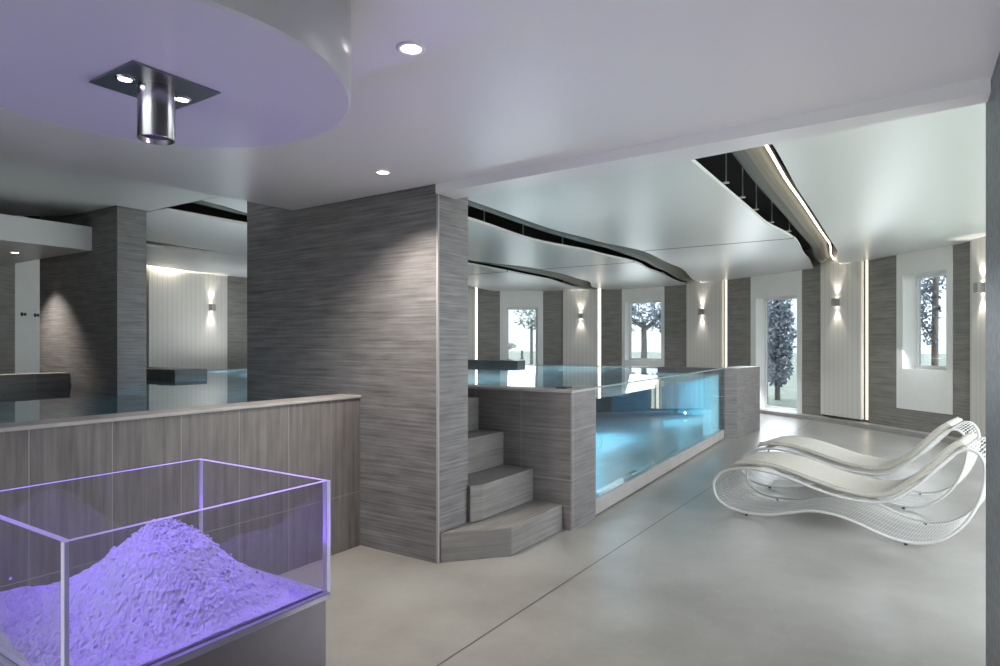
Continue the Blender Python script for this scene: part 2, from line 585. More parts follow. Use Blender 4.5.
def opening(name, a, b, o0, o1, zsill, zhead, zbot, lbl, door=False):
    """white surround between wall angles a < b with an opening o0..o1, z zsill..zhead; frame and pane set back in the reveal"""
    A, B = Vector(wp(a)), Vector(wp(b))
    u = (B - A)
    L = u.length
    u.normalize()
    nrm = Vector((u.y, -u.x))          # away from the hall
    if (A + nrm - Vector(WC)).length < (A - Vector(WC)).length:
        nrm = -nrm
    def P(s, d):
        v = A + u * s + nrm * d
        return (v.x, v.y)
    def proj(p):
        return max(0.02, min(L - 0.02, (Vector(wp(p)) - A).dot(u)))
    s0, s1 = proj(o0), proj(o1)
    T = 0.3
    bm = bmesh.new()
    def piece(p, q, z0, z1, d0=-0.012, d1=T):
        add_prism(bm, [P(p, d0), P(q, d0), P(q, d1), P(p, d1)], z0, z1)
    piece(0, s0, zbot, ZT)
    piece(s1, L, zbot, ZT)
    piece(s0, s1, zhead, ZT)
    if zsill > zbot + 0.01:
        piece(s0, s1, zbot, zsill)
    o = obj(name, bm, M['white'])
    struct(o, lbl)
    if zbot > 0.05:
        bm = bmesh.new()
        add_prism(bm, [P(0, 0), P(L, 0), P(L, T), P(0, T)], 0, zbot)
        struct(obj('wall_far', bm, M['walltile']))
    # casement frame and pane
    bm = bmesh.new()
    fw, d0, d1 = 0.055, 0.235, 0.285
    def fr(p, q, z0, z1):
        add_prism(bm, [P(p, d0), P(q, d0), P(q, d1), P(p, d1)], z0, z1)
    zb = max(zsill, zbot)
    fr(s0, s0 + fw, zb, zhead)
    fr(s1 - fw, s1, zb, zhead)
    fr(s0 + fw, s1 - fw, zhead - fw, zhead)
    fr(s0 + fw, s1 - fw, zb, zb + (0.16 if door else fw))
    f = obj('door_frame' if door else 'window_frame', bm, M['frame'], o)
    bm = bmesh.new()
    add_prism(bm, [P(s0 + fw, 0.255), P(s1 - fw, 0.255), P(s1 - fw, 0.263), P(s0 + fw, 0.263)], zb + (0.16 if door else fw), zhead - fw)
    obj('pane', bm, M['glass'], o)
    if door:
        bm = bmesh.new()
        q = s1 - fw * 0.55
        add_prism(bm, [P(q - 0.012, 0.19), P(q + 0.012, 0.19), P(q + 0.012, 0.235), P(q - 0.012, 0.235)], 1.02, 1.05)
        add_prism(bm, [P(q - 0.10, 0.185), P(q + 0.012, 0.185), P(q + 0.012, 0.2), P(q - 0.10, 0.2)], 1.02, 1.05)
        obj('handle', bm, M['nickel'], o)
    return o

opening('door_1', 22.37, 31.66, 23.45, 30.2, 0.08, 2.5, 0.0, 'white framed glass door straight across the water', True)
opening('window_2', -3.46, 5.7, -2.8, 5.0, 1.04, 2.63, 0.0, 'square window with a spreading tree outside, above the pool glass')
opening('door_3', -36.0, -24.33, -34.97, -25.6, 0.08, 2.47, 0.0, 'white framed glass door with a dark conifer outside')
opening('window_4', -63.25, -54.67, -62.4, -55.75, 1.06, 2.6, 0.40, 'tall window in a white panel near the right edge')

# boarded panels with a light strip and a sconce
def wall_panel(a, b, lbl, strip_lo=True, sconce=None, slbl=None, lit=True):
    A, B = Vector(wp(a)), Vector(wp(b))
    u = B - A
    L = u.length
    u.normalize()
    n = Vector((-u.y, u.x))            # into the hall (angles run anticlockwise)
    if (A + n - Vector(WC)).length > (A - Vector(WC)).length:
        n = -n
    rz = math.atan2(u.y, u.x)
    t = empty('wall_panel', (A.x, A.y, 0.12), rz)
    sy = 1 if (Vector((-u.y, u.x)) - n).length < 0.1 else -1
    gap = 0.09
    x0 = gap if strip_lo else 0.0
    bm = bmesh.new()
    add_box(bm, x0, L - 0.01, min(0.0, sy * 0.07), max(0.0, sy * 0.07), 0, 3.19, 0.004)
    obj('boarding', bm, M['cream'], t)
    if lit:
        bm = bmesh.new()
        add_box(bm, 0.012, 0.085, -sy * 0.05 - 0.012, -sy * 0.05 + 0.012, 0.0, 3.15)
        obj('light_strip', bm, M['led'], t)
    tag(t, lbl, 'wall panel', 'boarded panels along the curved wall')
    if sconce is not None:
        s = (Vector(wp(sconce)) - A).dot(u)
        w = A + u * s + n * 0.07
        make_sconce(w.x, w.y, math.atan2(n.y, n.x), 2.245, slbl)
    return t

sconce_proto = []
def make_sconce(x, y, ang, z, lbl):
    loc = (x, y, z)
    if not sconce_proto:
        t = empty('wall_sconce', loc, ang)
        bm = bmesh.new()
        add_box(bm, 0.0, 0.012, -0.04, 0.04, -0.06, 0.06, 0.003)
        obj('back_plate', bm, M['nickel'], t)
        bm = bmesh.new()
        # open box: four sides, lamps inside
        add_box(bm, 0.085, 0.093, -0.05, 0.05, -0.07, 0.07)
        add_box(bm, 0.0, 0.085, -0.05, -0.042, -0.07, 0.07)
        add_box(bm, 0.0, 0.085, 0.042, 0.05, -0.07, 0.07)
        obj('shade', bm, M['nickel'], t)
        for zz in (-0.045, 0.045):
            bm = bmesh.new()
            add_lathe(bm, [(0, zz - 0.012), (0.035, zz - 0.012), (0.035, zz + 0.012), (0, zz + 0.012)], 16, 0.05, 0)
            obj('lamp_lens', bm, M['lens'], t)
        sconce_proto.append(t)
    else:
        t = copy_tree(sconce_proto[0])
        t.location = loc
        t.rotation_euler = (0, 0, ang)
    tag(t, lbl, 'wall lamp', 'up and down wall sconces')
    cx, cy = x + 0.055 * math.cos(ang), y + 0.055 * math.sin(ang)
    for dz in (0.066, -0.066):
        l = lamp('sconce_beam', 'SPOT', (cx, cy, z + dz), 10.0, (1.0, 0.94, 0.84), spot_size=math.radians(66), spot_blend=0.75, shadow_soft_size=0.01)
        l.rotation_euler = Vector((0, 0, dz)).to_track_quat('-Z', 'Y').to_euler()
    return t

wall_panel(10.1, 18.11, 'pale boarded wall panel behind the pool, between the open-water door and the tree window', True, 14.2, 'wall sconce between the far door and the tree window')
wall_panel(-18.3, -8.96, 'pale boarded wall panel between the tree window and the conifer door', True, -13.0, 'wall sconce between the tree window and the conifer door')
wall_panel(-49.21, -40.21, 'pale boarded wall panel between the conifer door and the right-hand window', True, -43.9, 'wall sconce above the loungers, between conifer door and right window')
wall_panel(-72.0, -66.78, 'pale boarded wall panel cut off by the dark slate wall', False, -69.3, 'wall sconce half hidden by the dark slate wall', False)
wall_panel(36.46, 46.0, 'pale boarded wall panel next to the tall grey pillar, beyond the water')
wall_panel(91.69, 107.56, 'wide pale boarded wall panel seen left of the tall grey pillar', False, 95.4, 'wall sconce seen left of the tall grey pillar', False)
# robe hooks on the far pale strip
for k, p in enumerate((131.4, 129.0)):
    q = wp(p, -0.0)
    bm = bmesh.new()
    add_lathe(bm, [(0, 0), (0.03, 0), (0.03, 0.008), (0.01, 0.012), (0.01, 0.035), (0.022, 0.04), (0.022, 0.055), (0, 0.06)], 14)
    o = obj('robe_hook', bm, M['dark'])
    a = math.radians(p)
    o.rotation_euler = Vector((-math.cos(a), -math.sin(a), 0)).to_track_quat('Z', 'Y').to_euler()
    o.location = (q[0], q[1], 1.9)
    tag(o, ('small round hook on the pale strip beyond the pillar, nearer the left edge',
            'small round hook on the pale strip beyond the pillar, nearer the pillar')[k], 'hook', 'wall hooks')

# ------------------------------------------------------------------ pillars and front walls
struct(obj('pillar_1', prism([(3.28, 2.615), (3.62, 2.615), (3.62, 4.65), (3.28, 4.65)], 0, ZT), M['pillar']), 'large grey striated pillar beside the steps')
struct(obj('trim_2', box(3.274, 3.290, 2.609, 2.625, 0, 2.505, 0.002), M['bead']), 'pale corner bead on the large pillar')
struct(obj('pillar_2', prism([(3.46, 7.16), (3.77, 7.16), (3.77, 9.05), (3.46, 9.05)], 0, ZT), M['pillar']), 'grey striated pillar standing in the far pool')
struct(obj('wall_right', box(-2.6, 3.355, -0.60, -0.275, 0, 2.51, 0.012), M['rwall']), 'dark slate wall at the right edge')
# low wall that holds the left arm of the pool
struct(obj('wall_low', box(-2.6, 3.28, 3.33, 3.52, 0, 1.068), M['low']), 'low grey tiled wall behind the ice basin')
struct(obj('trim_3', box(-2.6, 3.28, 3.32, 3.53, 1.068, 1.088, 0.004), M['coping']), 'stone coping on the low wall')

# ------------------------------------------------------------------ pool
ow = [(4.42, 2.20), (4.91, 2.215), (4.91, 2.43), (4.62, 2.43), (4.62, 3.5), (4.42, 3.5)]
struct(obj('wall_pool', prism(ow, 0, 1.075), M['endtile']), 'grey tiled end wall of the pool beside the steps')
struct(obj('trim_4', prism([(4.41, 2.19), (4.92, 2.205), (4.92, 2.44), (4.63, 2.44), (4.63, 3.5), (4.41, 3.5)], 1.075, 1.094, 0.003), M['coping']), 'pale coping on the pool end wall')
struct(obj('trim_5', prism([(4.91, 2.215), (10.06, 2.385), (10.06, 2.468), (4.91, 2.298)], 0.012, 0.143, 0.004), M['curb']), 'low stone curb under the pool glass')
far_block = [(10.05, 2.375), (10.15, 2.215), (11.38, 2.11), (11.42, 2.45), (10.40, 2.52), (10.40, 3.44), (10.05, 3.44)]
struct(obj('wall_pool_end', prism(far_block, 0, 1.088, 0.006), M['endtile']), 'stub wall at the far end of the pool glass')
# far benches and rims
struct(obj('wall_bench_1', prism([(12.4, 7.55), (12.75, 7.55), (12.75, 9.9), (12.4, 9.9)], 0, 1.09, 0.006), M['endtile']), 'low pool wall in front of the far door')
struct(obj('wall_bench_2', prism([(5.07, 8.86), (5.57, 8.86), (5.57, 10.9), (5.07, 10.9)], 0, 1.09, 0.006), M['endtile']), 'low pool wall beyond the low wall')
struct(obj('wall_bench_3', box(-2.3, 3.46, 8.25, 8.55, 0, 1.125, 0.006), M['endtile']), 'low dark pool wall beneath the far soffit')
rim_pts = [(10.40, 3.44), (12.4, 3.44), (12.9, 5.2), (12.75, 7.55), (12.75, 9.9), (10.4, 10.6), (8.2, 10.9), (5.57, 10.75)]
bm = bmesh.new()
for a, b in zip(rim_pts, rim_pts[1:]):
    A, B = Vector(a), Vector(b)
    u = (B - A).normalized()
    n = Vector((u.y, -u.x)) * 0.22
    add_prism(bm, [tuple(A), tuple(B), tuple(B + n), tuple(A + n)], 0, 0.985)
add_prism(bm, [(3.77, 10.0), (5.07, 10.0), (5.07, 10.2), (3.77, 10.2)], 0, 0.985)
struct(obj('trim_6', bm, M['coping']), 'flush rim around the far side of the pool')
wpoly = [(4.60, 2.41), (4.90, 2.425), (4.915, 2.286), (10.044, 2.458), (10.044, 3.46), (12.42, 3.46), (12.92, 5.2), (12.77, 7.57), (12.42, 7.57), (12.42, 9.92), (10.4, 10.62), (8.2, 10.92), (5.55, 10.77),
         (5.55, 8.88), (5.09, 8.88), (5.09, 10.02), (3.60, 10.02), (3.60, 8.27), (-2.32, 8.27), (-2.32, 3.50), (3.26, 3.50), (3.26, 4.66), (3.63, 4.66), (3.63, 3.44), (4.60, 3.44)]
wo = obj('pool_water', prism(wpoly, 0.016, 0.975), M['water'])
struct(wo, 'clear turquoise pool water')
struct(obj('floor_pool', prism(wpoly, 0.002, 0.03), M['basin']), 'tiled pool bottom')
struct(obj('trim_7', prism([(10.02, 2.47), (10.049, 2.47), (10.049, 3.45), (10.02, 3.45)], 0.031, 1.0), M['basin']), 'pale lining at the far end of the pool')
# glass wall of the pool
t = empty('pool_glass_wall', (7.48, 2.33, 0.145))
bm = bmesh.new()
gA, gB = Vector((4.915 - 7.48, 2.235 - 2.33)), Vector((10.046 - 7.48, 2.405 - 2.33))
n = Vector((-(gB - gA).y, (gB - gA).x)).normalized() * 0.048
fs = add_prism(bm, [tuple(gA), tuple(gB), tuple(gB + n), tuple(gA + n)], 0, 0.935)
obj('glass_pane', bm, M['poolglass'], t)
bm = bmesh.new()
add_prism(bm, [tuple(gA), tuple(gB), tuple(gB + n), tuple(gA + n)], 0.936, 0.942)
obj('polished_edge', bm, M['pgedge'], t)
tag(t, 'long clear glass side wall of the turquoise pool', 'glass wall')

# pool fittings
bm = bmesh.new()
add_box(bm, 4.575, 4.70, 2.33, 2.42, 1.094, 1.106, 0.003)
tag(obj('rim_fitting', bm, M['dark']), 'small flat black fitting on the coping at the pool corner', 'fitting')
t = empty('drain_grate', (6.63, 2.97, 0.036))
bm = bmesh.new()
for k in range(9):
    add_box(bm, -0.11 + k * 0.0265, -0.11 + k * 0.0265 + 0.012, -0.09, 0.09, 0, 0.008)
obj('bars', bm, M['dark'], t)
bm = bmesh.new()
for q in ((-0.125, 0.125, -0.105, -0.09), (-0.125, 0.125, 0.09, 0.105), (-0.125, -0.11, -0.09, 0.09), (0.11, 0.125, -0.09, 0.09)):
    add_box(bm, *q, 0, 0.01)
obj('grate_frame', bm, M['nickel'], t)
tag(t, 'dark square drain grate on the pool bottom behind the glass', 'drain')

pl_proto = []
def pool_light(x, y, lbl, e, z=0.036, up=0.16):
    if not pl_proto:
        t = empty('pool_light', (x, y, z))
        bm = bmesh.new()
        add_lathe(bm, [(0.07, 0), (0.09, 0), (0.09, 0.012), (0.07, 0.012), (0.07, 0)], 24)
        obj('trim_ring', bm, M['nickel'], t)
        bm = bmesh.new()
        add_lathe(bm, [(0, 0.0), (0.069, 0.0), (0.069, 0.008), (0, 0.010)], 24)
        obj('lamp_lens', bm, M['poollens'], t)
        pl_proto.append(t)
    else:
        t = copy_tree(pl_proto[0])
        t.location = (x, y, z)
    tag(t, lbl, 'pool light', 'underwater lamps')
    lamp('pool_lamp', 'POINT', (x, y, z + up), e, (0.56, 0.90, 1.0), shadow_soft_size=0.008)
pool_light(7.1, 2.47, 'round underwater lamp on the pool bottom close behind the glass curb', 60, z=0.031, up=0.05)
pool_light(9.3, 2.55, 'round underwater lamp on the pool bottom at the far end of the glass', 85, z=0.031, up=0.05)
pool_light(8.3, 6.2, 'round underwater lamp in the middle of the pool', 380)
pool_light(5.4, 5.6, 'round underwater lamp in the pool behind the large pillar', 150)
pool_light(11.6, 6.0, 'round underwater lamp near the far rim of the pool', 170)
pool_light(7.6, 9.4, 'round underwater lamp in front of the wide boarded panel', 160)
pool_light(1.0, 5.6, 'round underwater lamp in the dark left arm of the pool', 30)

# steps
t = empty('stairs', (4.0, 2.6, 0))
def stp(pts, z0, z1):
    bm = bmesh.new()
    add_prism(bm, [(x - 4.0, y - 2.6) for x, y in pts], z0, z1, bevel=0.007)
    return obj('step', bm, M['step'], t)
stp([(3.30, 2.612), (3.675, 2.285), (4.417, 2.275), (4.417, 3.33), (3.623, 3.33), (3.623, 2.612)], 0, 0.20)
stp([(3.625, 2.612), (3.605, 2.585), (3.70, 2.545), (4.417, 2.54), (4.417, 3.33), (3.625, 3.33)], 0.20, 0.455)
stp([(3.625, 2.84), (4.417, 2.823), (4.417, 3.33), (3.625, 3.33)], 0.455, 0.73)
stp([(3.625, 3.085), (4.417, 3.076), (4.417, 3.33), (3.625, 3.33)], 0.73, 1.005)
stp([(3.625, 3.332), (4.417, 3.332), (4.417, 3.53), (3.625, 3.53)], 0.0, 1.09)
tag(t, 'grey stone steps climbing from the floor into the pool beside the pillar', 'stairs')

# ------------------------------------------------------------------ front room ceiling, beam, drum
fc = [(-2.6, -0.60), (3.14, -0.60), (3.15, -0.28), (3.25, 2.615), (3.28, 4.07), (2.85, 4.09), (2.215, 4.16), (1.59, 4.27), (0.8, 4.42), (-2.6, 5.0)]
struct(obj('ceiling', prism(fc, 2.51, 2.75), M['ceil']))
struct(obj('ceiling_beam', prism([(3.14, -0.60), (3.15, -0.28), (3.25, 2.612), (3.46, 2.612), (3.42, 1.0), (3.27, -0.28), (3.24, -0.60)], 2.45, 2.75, 0.003), M['ceil']), 'shallow downstand beam across the ceiling edge')
bm = bmesh.new()
add_lathe(bm, [(0, 2.2), (0.572, 2.2), (0.58, 2.208), (0.58, 2.515), (0, 2.515)], 96, 0.97, 1.85)
o = obj('ceiling_drum', bm, M['drum'])
struct(o, 'round lowered ceiling disc above the ice basin')
for p in o.data.polygons:
    p.use_smooth = len(p.vertices) == 4 and abs(p.normal.z) < 0.3
struct(obj('ceiling_slab', box(3.2, 17.2, -2.5, 13.5, ZT, 3.6), M['void']), 'dark structural ceiling above the sails')
struct(obj('ceiling_slab', box(-2.6, 3.2, 4.0, 13.5, ZT, 3.6), M['void']))
struct(obj('ceiling_soffit', box(-2.3, 3.46, 7.72, w142[1] + 0.05, 2.515, 2.78), M['ceil']), 'lowered soffit beyond the far left pillar')

# ------------------------------------------------------------------ ceiling sails
def wx(y):
    """x of the curved wall on the far side at this y"""
    best = None
    for i in range(-700, 900, 5):
        p = i / 10
        if abs(wp(p)[1] - y) < 0.04 and wp(p)[0] > WC[0]:
            if best is None or abs(wp(p)[1] - y) < best[0]:
                best = (abs(wp(p)[1] - y), wp(p)[0])
    return best[1] if best else WC[0]

def interp(tab, x):
    if x <= tab[0][0]:
        return tab[0][1]
    for (a, va), (b, vb) in zip(tab, tab[1:]):
        if x <= b:
            t = (x - a) / (b - a)
            t = t * t * (3 - 2 * t)
            return va + (vb - va) * t
    return tab[-1][1]

slot = {   # right edge / left edge of each opening, as y over x
    'B': (5.05, [(5, 0.85), (7, 0.895), (11, 0.935), (13.0, 1.06), (16, 1.3)], [(5, 1.479), (8.2, 1.474), (9.64, 1.36), (9.72, 1.345), (12, 1.46), (13.9, 1.56), (16, 1.6)]),
    'A': (4.6, [(5, 3.81), (7.2, 3.87), (8.3, 3.77), (9.7, 3.55), (11.7, 3.69), (15.2, 4.18)], [(5, 4.36), (6.1, 4.41), (7.8, 4.52), (9.5, 4.29), (11.0, 4.17), (12.4, 4.35), (15.2, 4.61)]),
    'C': (3.8, [(3.8, 6.15), (4.7, 6.35), (7.0, 6.62), (9.0, 6.50), (10.7, 6.12), (11.7, 6.10), (13.3, 6.28), (15.3, 6.89)], [(3.8, 6.96), (6.0, 6.93), (9.5, 6.85), (12.3, 6.92), (15.0, 7.29)]),
    'D': (3.8, [(3.8, 9.13), (6.6, 9.32), (9, 9.15), (11, 9.0), (15, 9.7)], [(3.8, 9.75), (5.1, 9.69), (6.66, 9.47), (9, 9.6), (11, 9.62), (15, 10.0)]),
}
def edge(tab, x0, x1, step=0.25):
    n = max(2, int((x1 - x0) / step))
    return [(x0 + (x1 - x0) * k / n, interp(tab, x0 + (x1 - x0) * k / n)) for k in range(n + 1)]

def solve_wall(tab):
    x = 15.0
    for _ in range(30):
        x = wx(interp(tab, x))
    return x

def wall_arc(y0, y1):
    ps = []
    for i in range(-720, 900, 10):
        q = wp(i / 10, -0.012)
        if y0 < q[1] < y1 and q[0] > WC[0] - 0.01:
            ps.append(q)
    ps.sort(key=lambda q: q[1])
    return ps

def sail(low, high, xs, xe, lbl, zt=ZS + 0.035):
    """panel between two edge tables from xs to xe (None = up to the wall)"""
    if xe is None:
        xl, xh = solve_wall(low) - 0.015, solve_wall(high) - 0.015
        lo, hi = edge(low, xs, xl), edge(high, xs, xh)
        arc = wall_arc(lo[-1][1] + 0.02, hi[-1][1] - 0.02)
    else:
        lo, hi = edge(low, xs, xe), edge(high, xs, xe)
        arc = []
    pts = lo + arc + hi[::-1]
    bm = bmesh.new()
    add_prism(bm, pts, ZS, zt, 0, 1)
    o = obj('ceiling_sail', bm, [M['sail'], M['sailedge']])
    tag(o, lbl, 'ceiling panel', 'white suspended ceiling sails')
    return o

cst = lambda v: [(0, v), (20, v)]
SEAM = 9.67
# front-of-slot joining pieces keep the plane whole where a slot has not begun
def join(xs, xe, y0, y1):
    bm = bmesh.new()
    add_prism(bm, [(xs, y0), (xe, y0), (xe, y1), (xs, y1)], ZS, ZS + 0.035)
    return bm
# right of slot B : reaches to the wall on its own side
def right_sail():
    hi = edge(slot['B'][1], 5.05, solve_wall(slot['B'][1]) - 0.015)
    arc = wall_arc(-1.25, hi[-1][1] - 0.02)
    pts = [(3.3, -1.3), (10.3, -1.3)] + [q for q in arc] + hi[::-1] + [(5.05, 1.16), (3.3, 1.16)]
    bm = bmesh.new()
    add_prism(bm, pts, ZS, ZS + 0.035, 0, 1)
    o = obj('ceiling_sail', bm, [M['sail'], M['sailedge']])
    tag(o, 'broad white ceiling sail above the loungers, right of the lit slot', 'ceiling panel', 'white suspended ceiling sails')
right_sail()
def mid_sail(kl, kr, xseam, l1, l2, xs=3.3, ylo=None, yhi=None):
    lowt, hight = slot[kl][2], slot[kr][1]
    x0l, x0r = slot[kl][0], slot[kr][0]
    yl = ylo if ylo is not None else 0.5 * (interp(slot[kl][1], x0l) + interp(slot[kl][2], x0l))
    yh = yhi if yhi is not None else 0.5 * (interp(slot[kr][1], x0r) + interp(slot[kr][2], x0r))
    pts = [(xs, yl)] + ([(x0l, yl)] if x0l > xs else []) + edge(lowt, max(x0l, xs), xseam - 0.008) + edge(hight, max(x0r, xs), xseam - 0.008)[::-1] + ([(x0r, yh)] if x0r > xs else []) + [(xs, yh)]
    bm = bmesh.new()
    add_prism(bm, pts, ZS, ZS + 0.035, 0, 1)
    o = obj('ceiling_sail', bm, [M['sail'], M['sailedge']])
    tag(o, l1, 'ceiling panel', 'white suspended ceiling sails')
    sail(lowt, hight, xseam + 0.03, None, l2)
    bm = bmesh.new()
    add_box(bm, xseam - 0.0075, xseam + 0.0295, interp(lowt, xseam) + 0.002, interp(hight, xseam) - 0.002, ZS - 0.002, ZS + 0.03)
    obj('gap_shade_strip', bm, M['seam'], o)  # dark filler put in as the shade of the open gap
    return o
sB = mid_sail('B', 'A', SEAM, 'large white ceiling sail between the lit slot and the next dark slot, near half', 'white ceiling sail over the far wall, just left of the lit slot beyond the seam')
sA = mid_sail('A', 'C', 10.9, 'white ceiling sail between the two dark slots above the water, near half', 'small white ceiling sail at the far wall between the two dark slots', xs=3.8)
mid_sail('C', 'D', 10.9, 'white ceiling sail left of the last dark slot above the water', 'far white ceiling sail at the wall behind the pillar', xs=3.81)
# last sail, out to the wall on the left
pts = edge(slot['D'][2], 3.81, solve_wall(slot['D'][2]) - 0.3)
x_end = pts[-1][0]
arc2 = []
for p in range(40, 121, 4):
    q = wp(p, -0.20)
    if q[0] < x_end - 0.1 and q[1] > 9.9:
        arc2.append(q)
pts = pts + arc2 + [(3.81, 11.0)]
bm = bmesh.new()
add_prism(bm, pts, ZS, ZS + 0.035, 0, 1)
tag(obj('ceiling_sail', bm, [M['sail'], M['sailedge']]), 'narrow white ceiling strip above the wide boarded panel at left', 'ceiling panel', 'white suspended ceiling sails')
# left arm
L = [(-2.28, 4.4), (3.30, 4.4), (3.79, 4.66), (3.79, 6.96), (3.785, 7.14), (3.44, 7.14), (3.44, 7.8), (3.37, 8.28), (3.15, 8.62), (2.9, 8.83), (2.3, 9.2), (1.4, 9.5), (-2.28, 9.8)]
bm = bmesh.new()
add_prism(bm, L, ZS, ZS + 0.035, 0, 1)
tag(obj('ceiling_sail', bm, [M['sail'], M['sailedge']]), 'dim white ceiling sail over the left arm of the pool, curving behind the far pillar', 'ceiling panel', 'white suspended ceiling sails')
struct(obj('ceiling_infill', box(-2.28, 3.28, 4.0, 4.41, ZS, ZS + 0.03), M['sail']))
struct(obj('ceiling_infill', box(3.63, 4.6, 2.7, 4.0, ZS + 0.04, ZS + 0.07), M['sail']))

# hanger rods on the near sail's free edge
for k, x in enumerate((6.2, 6.9, 7.6, 8.5, 9.3)):
    bm = bmesh.new()
    y = interp(slot['B'][2], x) + 0.05
    add_tube(bm, [(x, y - 0.075, ZS + 0.04), (x, y - 0.075, ZT - 0.002)], 0.007, 6)
    add_box(bm, x - 0.02, x + 0.02, y - 0.10, y - 0.02, ZS + 0.036, ZS + 0.05)
    obj('hanger_rod', bm, M['nickel'], sB)
for k, x in enumerate((6.5, 7.6, 8.6)):
    bm = bmesh.new()
    y = interp(slot['A'][2], x) + 0.02
    add_tube(bm, [(x, y, ZS + 0.04), (x, y, ZT - 0.002)], 0.009, 6)
    obj('hanger_rod', bm, M['nickel'], sA)

# sloping beam and light line inside every slot
def slot_beam(key, lbl, gap=0.10, wid=0.30, low=0, lit=True):
    x0, rt, lf = slot[key]
    x0b = x0 + 0.0
    xe = min(solve_wall(rt), solve_wall(lf)) - 0.05
    t = empty('slot_beam', (x0b, interp(rt, x0b), ZS))
    n = max(8, int((xe - x0b) / 0.3))
    xs = [x0b + (xe - x0b) * k / n for k in range(n + 1)]
    bm = bmesh.new()
    prof = []
    for k in range(11):
        a_ = PI * k / 10
        prof.append((0.15 - 0.15 * math.cos(a_), 0.235 - 0.185 * math.sin(a_)))
    if low:
        lit = False
    rows = []
    for x in xs:
        y = interp(rt, x) + gap
        s = wid / 0.30
        dz = 0.0
        if low:
            f = max(0.0, min(1.0, (x - 7.5) / 3.5))
            s = (interp(lf, x) - interp(rt, x) - gap) * (0.55 + 0.42 * f) / 0.30
            dz = -0.02 - 0.02 * f
        rows.append([bm.verts.new((x - x0b, y + a * s - interp(rt, x0b), b + dz)) for a, b in prof] +
                    [bm.verts.new((x - x0b, y + (a * s) - 0.012 - interp(rt, x0b), b + dz + 0.014)) for a, b in reversed(prof)])
    m = len(rows[0])
    for a, b in zip(rows, rows[1:]):
        for k in range(m):
            bm.faces.new((a[k], a[(k + 1) % m], b[(k + 1) % m], b[k]))
    bm.faces.new(rows[0])
    bm.faces.new(list(reversed(rows[-1])))
    obj('beam_casing', bm, M['beam'], t)
    if lit:
        bm = bmesh.new()
        rows = []
        for x in xs:
            y = interp(rt, x) + gap - 0.055 - interp(rt, x0b)
            rows.append([bm.verts.new((x - x0b, y + a, b)) for a, b in ((0, 0.10), (0.015, 0.10), (0.015, 0.118), (0, 0.118))])
        for a, b in zip(rows, rows[1:]):
            for k in range(4):
                bm.faces.new((a[k], a[(k + 1) % 4], b[(k + 1) % 4], b[k]))
        bm.faces.new(rows[0])
        bm.faces.new(list(reversed(rows[-1])))
        obj('light_strip', bm, M['ledslot'], t)
    tag(t, lbl, 'lit ceiling beam', 'sloping beams in the ceiling slots')
    return t
slot_beam('B', 'dark rounded beam with a bright light line in the slot over the loungers', 0.15, 0.27)
slot_beam('A', 'olive curved beam in the dark ceiling slot that begins at the pillar', 0.07, 0.44, 1)
slot_beam('C', 'olive curved beam in the farther dark ceiling slot over the water', 0.06, 0.5, 1)

# ------------------------------------------------------------------ recessed downlights
dl_proto = []
def downlight(x, y, z, lbl, e, size=75, blend=0.5, vis=True):
    if not dl_proto:
        t = empty('downlight', (x, y, z))
        bm = bmesh.new()
        add_lathe(bm, [(0.036, 0.001), (0.036, -0.004), (0.046, -0.006), (0.052, -0.003), (0.052, 0.001)], 32)
        obj('trim_ring', bm, M['frame'], t, True)
        bm = bmesh.new()
        add_lathe(bm, [(0, -0.002), (0.035, -0.002), (0.035, 0.001), (0, 0.001)], 24)
        obj('lamp_lens', bm, M['lens'], t)
        dl_proto.append(t)
    else:
        t = copy_tree(dl_proto[0])
        t.location = (x, y, z)
    tag(t, lbl, 'downlight', 'recessed ceiling downlights')
    lamp('downlight_beam', 'SPOT', (x, y, z - 0.012), e, (1.0, 0.93, 0.83), spot_size=math.radians(size), spot_blend=blend, shadow_soft_size=0.03)
downlight(1.715, 1.489, 2.509, 'bright recessed downlight next to the round ceiling disc', 28)
downlight(2.85, 2.70, 2.509, 'recessed downlight throwing a cone of light on the large pillar', 110, 122, 0.95)
downlight(3.05, 8.62, 2.514, 'recessed downlight in the soffit beyond the far left pillar', 110, 92, 0.7)
# added downlights, unseen behind the camera, to fill the front room with light
for k, (x, y) in enumerate(((-0.6, 0.6), (-0.8, 2.2))):
    downlight(x, y, 2.509, ('added unseen fill downlight behind the viewpoint near the slate wall', 'added unseen fill downlight behind the viewpoint near the low wall')[k], 5, 120, 0.6)

# ------------------------------------------------------------------ ice basin
t = empty('ice_basin', (0.976, 1.83, 0))
bx0, bx1, by0, by1 = -0.363, 0.363, -0.343, 0.343
bm = box(bx0 + 0.012, bx1 - 0.008, by0 + 0.010, by1 - 0.012, 0, 0.672, 0.004)
obj('pedestal', bm, M['pedestal'], t)
bm = box(bx0, bx1, by0, by1, 0.672, 0.692, 0.003)
obj('base_plate', bm, M['baseplate'], t)
g = 0.016
for nm, q in (('front', (bx0, bx1, by0, by0 + g)), ('back', (bx0, bx1, by1 - g, by1)), ('left', (bx0, bx0 + g, by0 + g, by1 - g)), ('right', (bx1 - g, bx1, by0 + g, by1 - g))):
    bm = bmesh.new()
    add_box(bm, *q, 0.693, 1.035)
    bm.faces.ensure_lookup_table()
    horiz = (q[1] - q[0]) > (q[3] - q[2])
    for f in bm.faces:
        f.normal_update()
        nn = f.normal
        if abs(nn.z) > 0.9 or (horiz and abs(nn.x) > 0.9) or (not horiz and abs(nn.y) > 0.9):
            f.material_index = 1
    obj('glass_panel', bm, [M['acrylic'], M['acedge']], t)
tag(t, 'square clear glass ice basin on a dark stone pedestal', 'ice basin')

